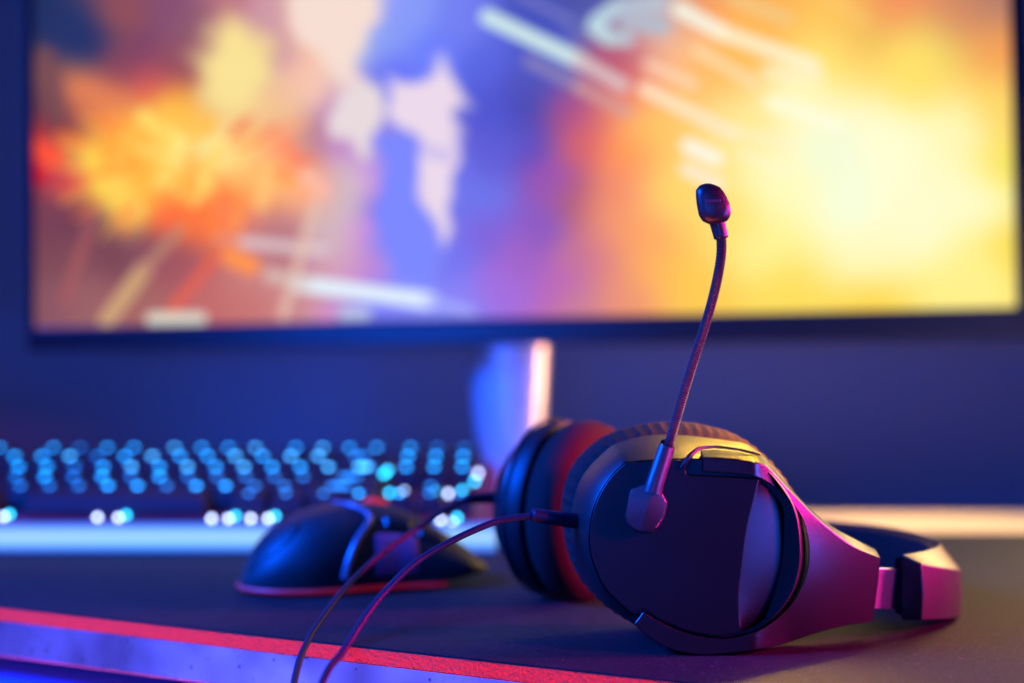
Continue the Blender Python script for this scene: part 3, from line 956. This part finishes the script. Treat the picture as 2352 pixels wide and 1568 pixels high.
# yoke: (inner, outer, back outer)
yk = [((1612, 1083), (1616, 1049), (1606, 1032)), ((1640, 1085), (1645, 1050), (1642, 1031)), ((1680, 1087), (1684, 1053), (1682, 1034)), ((1715, 1091), (1720, 1059), (1718, 1038)), ((1746, 1098), (1757, 1067), (1752, 1045)),
      ((1768, 1111), (1783, 1092), (1782, 1080)), ((1790, 1126), (1808, 1119), (1809, 1112)), ((1818, 1154), (1838, 1150), (1839, 1146)), ((1838, 1182), (1872, 1184), (1872, 1177)),
      ((1850, 1212), (1910, 1216), (1913, 1209)), ((1857, 1250), (1962, 1254), (1962, 1236)), ((1858, 1275), (2022, 1279), (2012, 1262)),
      ((1855, 1305), (2018, 1326), None), ((1846, 1335), (2012, 1375), None), ((1832, 1366), (2004, 1427), None), ((1812, 1392), (1930, 1438), None), ((1785, 1419), (1864, 1456), None),
      ((1755, 1440), (1805, 1476), None), ((1722, 1455), (1755, 1488), None), ((1664, 1466), (1690, 1498), None), ((1600, 1459), (1610, 1503), None), ((1550, 1443), (1540, 1490), None),
      ((1510, 1423), (1490, 1463), None), ((1478, 1403), (1456, 1432), None)]


def ydepth(x, y):
    k = min(1.0, max(0.0, (x - 1735) / 80.0))
    return 0.5765 + 0.030 * (max(0.0, x - 1735) / 285.0) ** 1.5 + k * 1.7e-7 * (y - 1285.0) ** 2


def dens(lst, n):
    out = []
    pts = [Vector((a[0], a[1], 0)) for a in lst]
    return pts


inn_l = [a for a, b, c in yk]
out_l = [b for a, b, c in yk]
bak_l = [c if c else (CX + (b[0] - CX) * 1.0, CY + (b[1] - CY) * 0.995) for a, b, c in yk]


def refine(lst, sub=4, sharp=(11, 14)):
    """Catmull-Rom subdivision that keeps two corners sharp"""
    out = []
    cuts = [0] + [k for k in sharp] + [len(lst) - 1]
    for a, b in zip(cuts, cuts[1:]):
        seg = [Vector((*p, 0)) for p in lst[a:b + 1]]
        s_ = spline(seg, (b - a) * sub + 1)
        out += [(p.x, p.y) for p in s_][:-1]
    out.append(lst[-1])
    return out


inn_s, out_s, bak_s = refine(inn_l), refine(out_l), refine(bak_l)
NV = 5
TH = 0.013
rings_y = []
for (ix, iy), (ox, oy), (bx, by) in zip(inn_s, out_s, bak_s):
    rr = []
    for k in range(NV + 1):
        t = k / NV
        x, y = ix + (ox - ix) * t, iy + (oy - iy) * t
        rr.append(P(x, y, ydepth(x, y)))
    do = ydepth(ox, oy)
    rr.append(P(bx, by, do + TH))
    x, y = ix, iy
    rr.append(P(x, y, ydepth(x, y) + TH * 0.8))
    rings_y.append(rr)
MB().rings(rings_y).build('yoke', M_yoke, hd, smooth=32, bevel=0.0005)

# slider strip between yoke and headband
sa = [P(2010, 1304, .613), P(2080, 1306, .630), P(2064, 1398, .630), P(2004, 1397, .613)]
MB().prism(sa, (0.0010, 0.0016, 0)).build('slider', M_slider, hd, smooth=0, bevel=0.0002)

# headband: tilted section swept round the arc in plan
plan = [(.1735, .622), (.190, .640), (.2035, .665), (.2075, .700), (.200, .738), (.181, .768), (.150, .790), (.118, .795)]
pl = spline([(x, y, 0) for x, y in plan], 48)
sec_o, sec_i = [], []
for i, p in enumerate(pl):
    t = (pl[min(i + 1, 47)] - pl[max(i - 1, 0)]).normalized()
    n = Vector((t.y, -t.x, 0))            # outwards
    u = i / 47
    zt_i, zt_o = 0.0345 - 0.002 * u, 0.0315 - 0.010 * min(1, u * 3.5) + 0.006 * max(0, u - .5)
    zb = 0.0052 * (1 - min(1, u * 4)) + 0.0006
    o_ = 0.0060
    sec_o.append([p + n * o_ + Vector((0, 0, zb + .001)), p + n * (o_ + .0008) + Vector((0, 0, (zb + zt_o) / 2)), p + n * o_ + Vector((0, 0, zt_o)),
                  p - n * 0.0035 + Vector((0, 0, zt_i)), p - n * 0.0035 + Vector((0, 0, zb))])
    sec_i.append([p - n * 0.0037 + Vector((0, 0, zb + .001)), p - n * 0.0037 + Vector((0, 0, zt_i - .001)), p - n * 0.0085 + Vector((0, 0, zt_i - .0025)),
                  p - n * 0.0100 + Vector((0, 0, (zt_i + zb) / 2)), p - n * 0.0085 + Vector((0, 0, zb + .0025))])
band = MB().rings(sec_o).build('headband', mat('headband_plastic', (0.006, 0.006, 0.007), 0.42, spec=0.5, bump=0.1, bscale=2600), hd, smooth=32, bevel=0.0006)
MB().rings(sec_i[1:-2]).build('headband_pad', M_cush, band, smooth=50)

# far ear cup: lathe about a tilted axis
ax = Vector((-0.80, 0.60, 0.03)).normalized()
uu = Vector((0.60, 0.80, 0)).normalized()
vv = uu.cross(ax).normalized()
if vv.z < 0:
    vv = -vv
C1 = Vector((0.0415, 0.708, 0.0445))


def lring(dist, ru, rv, n=72, tw=0.0):
    return [C1 + ax * dist + uu * (ru * math.cos(q)) + vv * (rv * math.sin(q)) for q in np.linspace(0, 2 * math.pi, n, endpoint=False)]


fc = MB().rings([lring(.017, .036, .040), lring(.018, .0395, .0435), lring(.021, .0405, .0440), lring(.027, .040, .0435), lring(.034, .036, .039), lring(.0405, .031, .0335), lring(.042, .029, .0315), lring(.0425, .020, .022)]) \
    .build('ear_cup', mat('far_shell_plastic', (0.005, 0.005, 0.006), 0.5, spec=0.3), hd, smooth=30)
MB().rings([lring(.0175, .036, .040), lring(.012, .0405, .0440), lring(.006, .0415, .0450), lring(0, .0400, .0435), lring(-.004, .0350, .0385), lring(-.0045, .029, .032), lring(-.001, .023, .027), lring(.008, .021, .025), lring(.014, .0205, .0245)]) \
    .build('ear_cushion', M_cush, fc, smooth=70)
MB().rings([lring(.0265, .0405, .0442), lring(.0275, .0412, .0449), lring(.029, .0408, .0445), lring(.0295, .0395, .0432)], caps=False).build('shell_lip', M_gloss, fc, smooth=70)
# far yoke and slider reach back to the headband
fy = spline([C1 + ax * .034 + uu * .012 + Vector((0, 0, -.018)), C1 + ax * .036 + uu * .040 + Vector((0, 0, -.021)), Vector((.075, .785, .021)), Vector((.105, .797, .0195)), Vector((.122, .797, .0185))], 18)
rr = []
for i, p in enumerate(fy):
    t = (fy[min(i + 1, 17)] - fy[max(i - 1, 0)]).normalized()
    n = Vector((t.y, -t.x, 0)).normalized()
    h = 0.024 - 0.013 * i / 17
    h = min(h, p.z - 0.0015)
    rr.append([p + n * .004 - Vector((0, 0, h)), p + n * .004 + Vector((0, 0, h)), p - n * .004 + Vector((0, 0, h)), p - n * .004 - Vector((0, 0, h))])
MB().rings(rr).build('yoke', M_plastic, hd, smooth=40, bevel=0.0008)

# boom microphone
YM = 0.5725
goose_px = [(1532, 1030), (1536, 1019), (1555, 955), (1576, 884), (1597, 816), (1619, 749), (1638, 681), (1651, 622), (1657, 576), (1656, 536)]
gd = [.5745, .5745, .575, .576, .577, .579, .581, .583, .584, .585]
gp = spline([P(x, y, d) for (x, y), d in zip(goose_px, gd)], 481)
boom = MB().tube(gp, lambda t: 0.00195 + 0.00024 * math.cos(t * 120 * 2 * math.pi), 14).build('microphone_boom', M_goose, hd, smooth=80)
stem_p = [P(1499, 1130, YM), P(1504, 1110, YM), P(1517, 1070, YM + .0008), P(1530, 1029, YM + .002), P(1532, 1024, YM + .002)]
MB().tube(spline(stem_p, 16), lambda t: 0.0039 - 0.0007 * t if t < .97 else 0.0028, 20).build('boom_stem', M_mount, boom, smooth=50)
hexo = [(1476, 1111), (1449, 1121), (1444, 1135), (1435, 1184), (1441, 1203), (1456, 1216), (1471, 1221), (1497, 1220), (1507, 1212), (1524, 1186), (1532, 1152), (1515, 1121)]
r0 = [P(x + 3, y + 3, YFc + .0004) for x, y in hexo]
r1 = [P(x + 1, y + 1, YM + .0006) for x, y in hexo]
r2 = [P(1487 + (x - 1487) * .95, 1166 + (y - 1166) * .95, YM) for x, y in hexo]
mt = MB()
mt.rings([r0, r1, r2], caps=False)
ridge = [P(1503, 1112, YM - .0020), P(1487, 1166, YM - .0015), P(1473, 1218, YM - .0002)]
nb = len(mt.v)
mt.v += ridge
i2 = nb - len(hexo)
idx = list(range(i2, nb))
# left side 0..6, right side 7..11 of the outline
mt.f += [tuple([nb, idx[0]] + idx[1:4] + [nb + 1]), tuple([nb + 1] + idx[3:7] + [nb + 2]), tuple([nb + 2] + idx[7:9] + [idx[9], nb + 1]), tuple([nb + 1, idx[9], idx[10], idx[11], nb]), (idx[6], idx[7], nb + 2), (idx[11], idx[0], nb)]
mt.build('boom_mount', M_mount, boom, smooth=14, bevel=0.0004)
sleeve = spline([P(1657, 548, .585), P(1655, 538, .585), P(1650, 518, .585), P(1645, 500, .585)], 12)
MB().tube(sleeve, lambda t: (0.00265 if t < .06 else 0.0030 + 0.0004 * t), 18).build('boom_sleeve', M_plastic, boom, smooth=50)
capo = [(1600, 470), (1598, 450), (1598, 436), (1608, 425), (1622, 421), (1634, 422), (1652, 429), (1662, 441), (1670, 455), (1678, 473), (1680, 486), (1676, 500), (1670, 508), (1652, 514), (1630, 516), (1613, 508), (1605, 495)]
cc = (1638, 468)
cr_ = [(0.588, .55), (0.5855, .82), (0.5835, .96), (0.5820, 1.0), (0.5805, .97), (0.5790, .84), (0.5782, .60)]
caps_r = [[P(cc[0] + (x - cc[0]) * s, cc[1] + (y - cc[1]) * s, .582) + Vector((0, d - .582, 0)) for x, y in polar(capo, *cc, 48)] for d, s in cr_]
MB().rings(caps_r).build('microphone_capsule', M_plastic, boom, smooth=50)
MB().prism([P(1620, 458, .5777), P(1656, 457, .5777), P(1656, 464, .5777), P(1620, 465, .5777)], (0, .001, 0)).build('capsule_slot', mat('slot_plastic', (.03, .02, .03), .5), boom, smooth=0, bevel=.0002)

# cables with their plugs
c1 = [(1226, 1183), (1155, 1193), (1108, 1209), (1046, 1237), (983, 1272), (936, 1306), (889, 1353), (852, 1397), (821, 1443), (786, 1497), (758, 1531), (737, 1575), (722, 1630)]
d1 = [.590, .588, .584, .578, .572, .566, .560, .553, .545, .535, .525, .515, .505]
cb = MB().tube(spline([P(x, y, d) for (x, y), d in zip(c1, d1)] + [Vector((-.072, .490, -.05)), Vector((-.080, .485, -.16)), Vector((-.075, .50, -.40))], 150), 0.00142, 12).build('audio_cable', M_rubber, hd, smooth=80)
pg = [P(1348, 1198, .596), P(1342, 1197, .596), P(1336, 1197, .596), P(1225, 1182, .590), P(1221, 1182, .590)]
prad = [.0026, .0026, .0034, .0028, .0024]
mb = MB()
ptsp = [Vector(p) for p in pg]
t = (ptsp[-1] - ptsp[0]).normalized()
a = t.cross(Vector((0, 0, 1))).normalized()
b = t.cross(a)
mb.rings([[p + a * (r * math.cos(q)) + b * (r * math.sin(q)) for q in np.linspace(0, 2 * math.pi, 18, endpoint=False)] for p, r in zip(ptsp, prad)])
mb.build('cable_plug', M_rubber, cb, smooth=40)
c2 = [(1078, 1143), (1030, 1167), (983, 1197), (936, 1228), (889, 1259), (843, 1300), (811, 1331), (780, 1365), (749, 1406), (718, 1450), (699, 1487), (686, 1522), (674, 1575), (668, 1630)]
d2 = [.702, .695, .685, .673, .660, .645, .632, .618, .603, .588, .575, .563, .545, .530]
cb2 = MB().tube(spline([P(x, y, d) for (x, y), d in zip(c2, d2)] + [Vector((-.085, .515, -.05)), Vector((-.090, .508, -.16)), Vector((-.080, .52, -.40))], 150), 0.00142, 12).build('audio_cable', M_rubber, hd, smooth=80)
pg2 = [P(1135, 1142, .712), P(1120, 1142, .710), P(1072, 1145, .702)]
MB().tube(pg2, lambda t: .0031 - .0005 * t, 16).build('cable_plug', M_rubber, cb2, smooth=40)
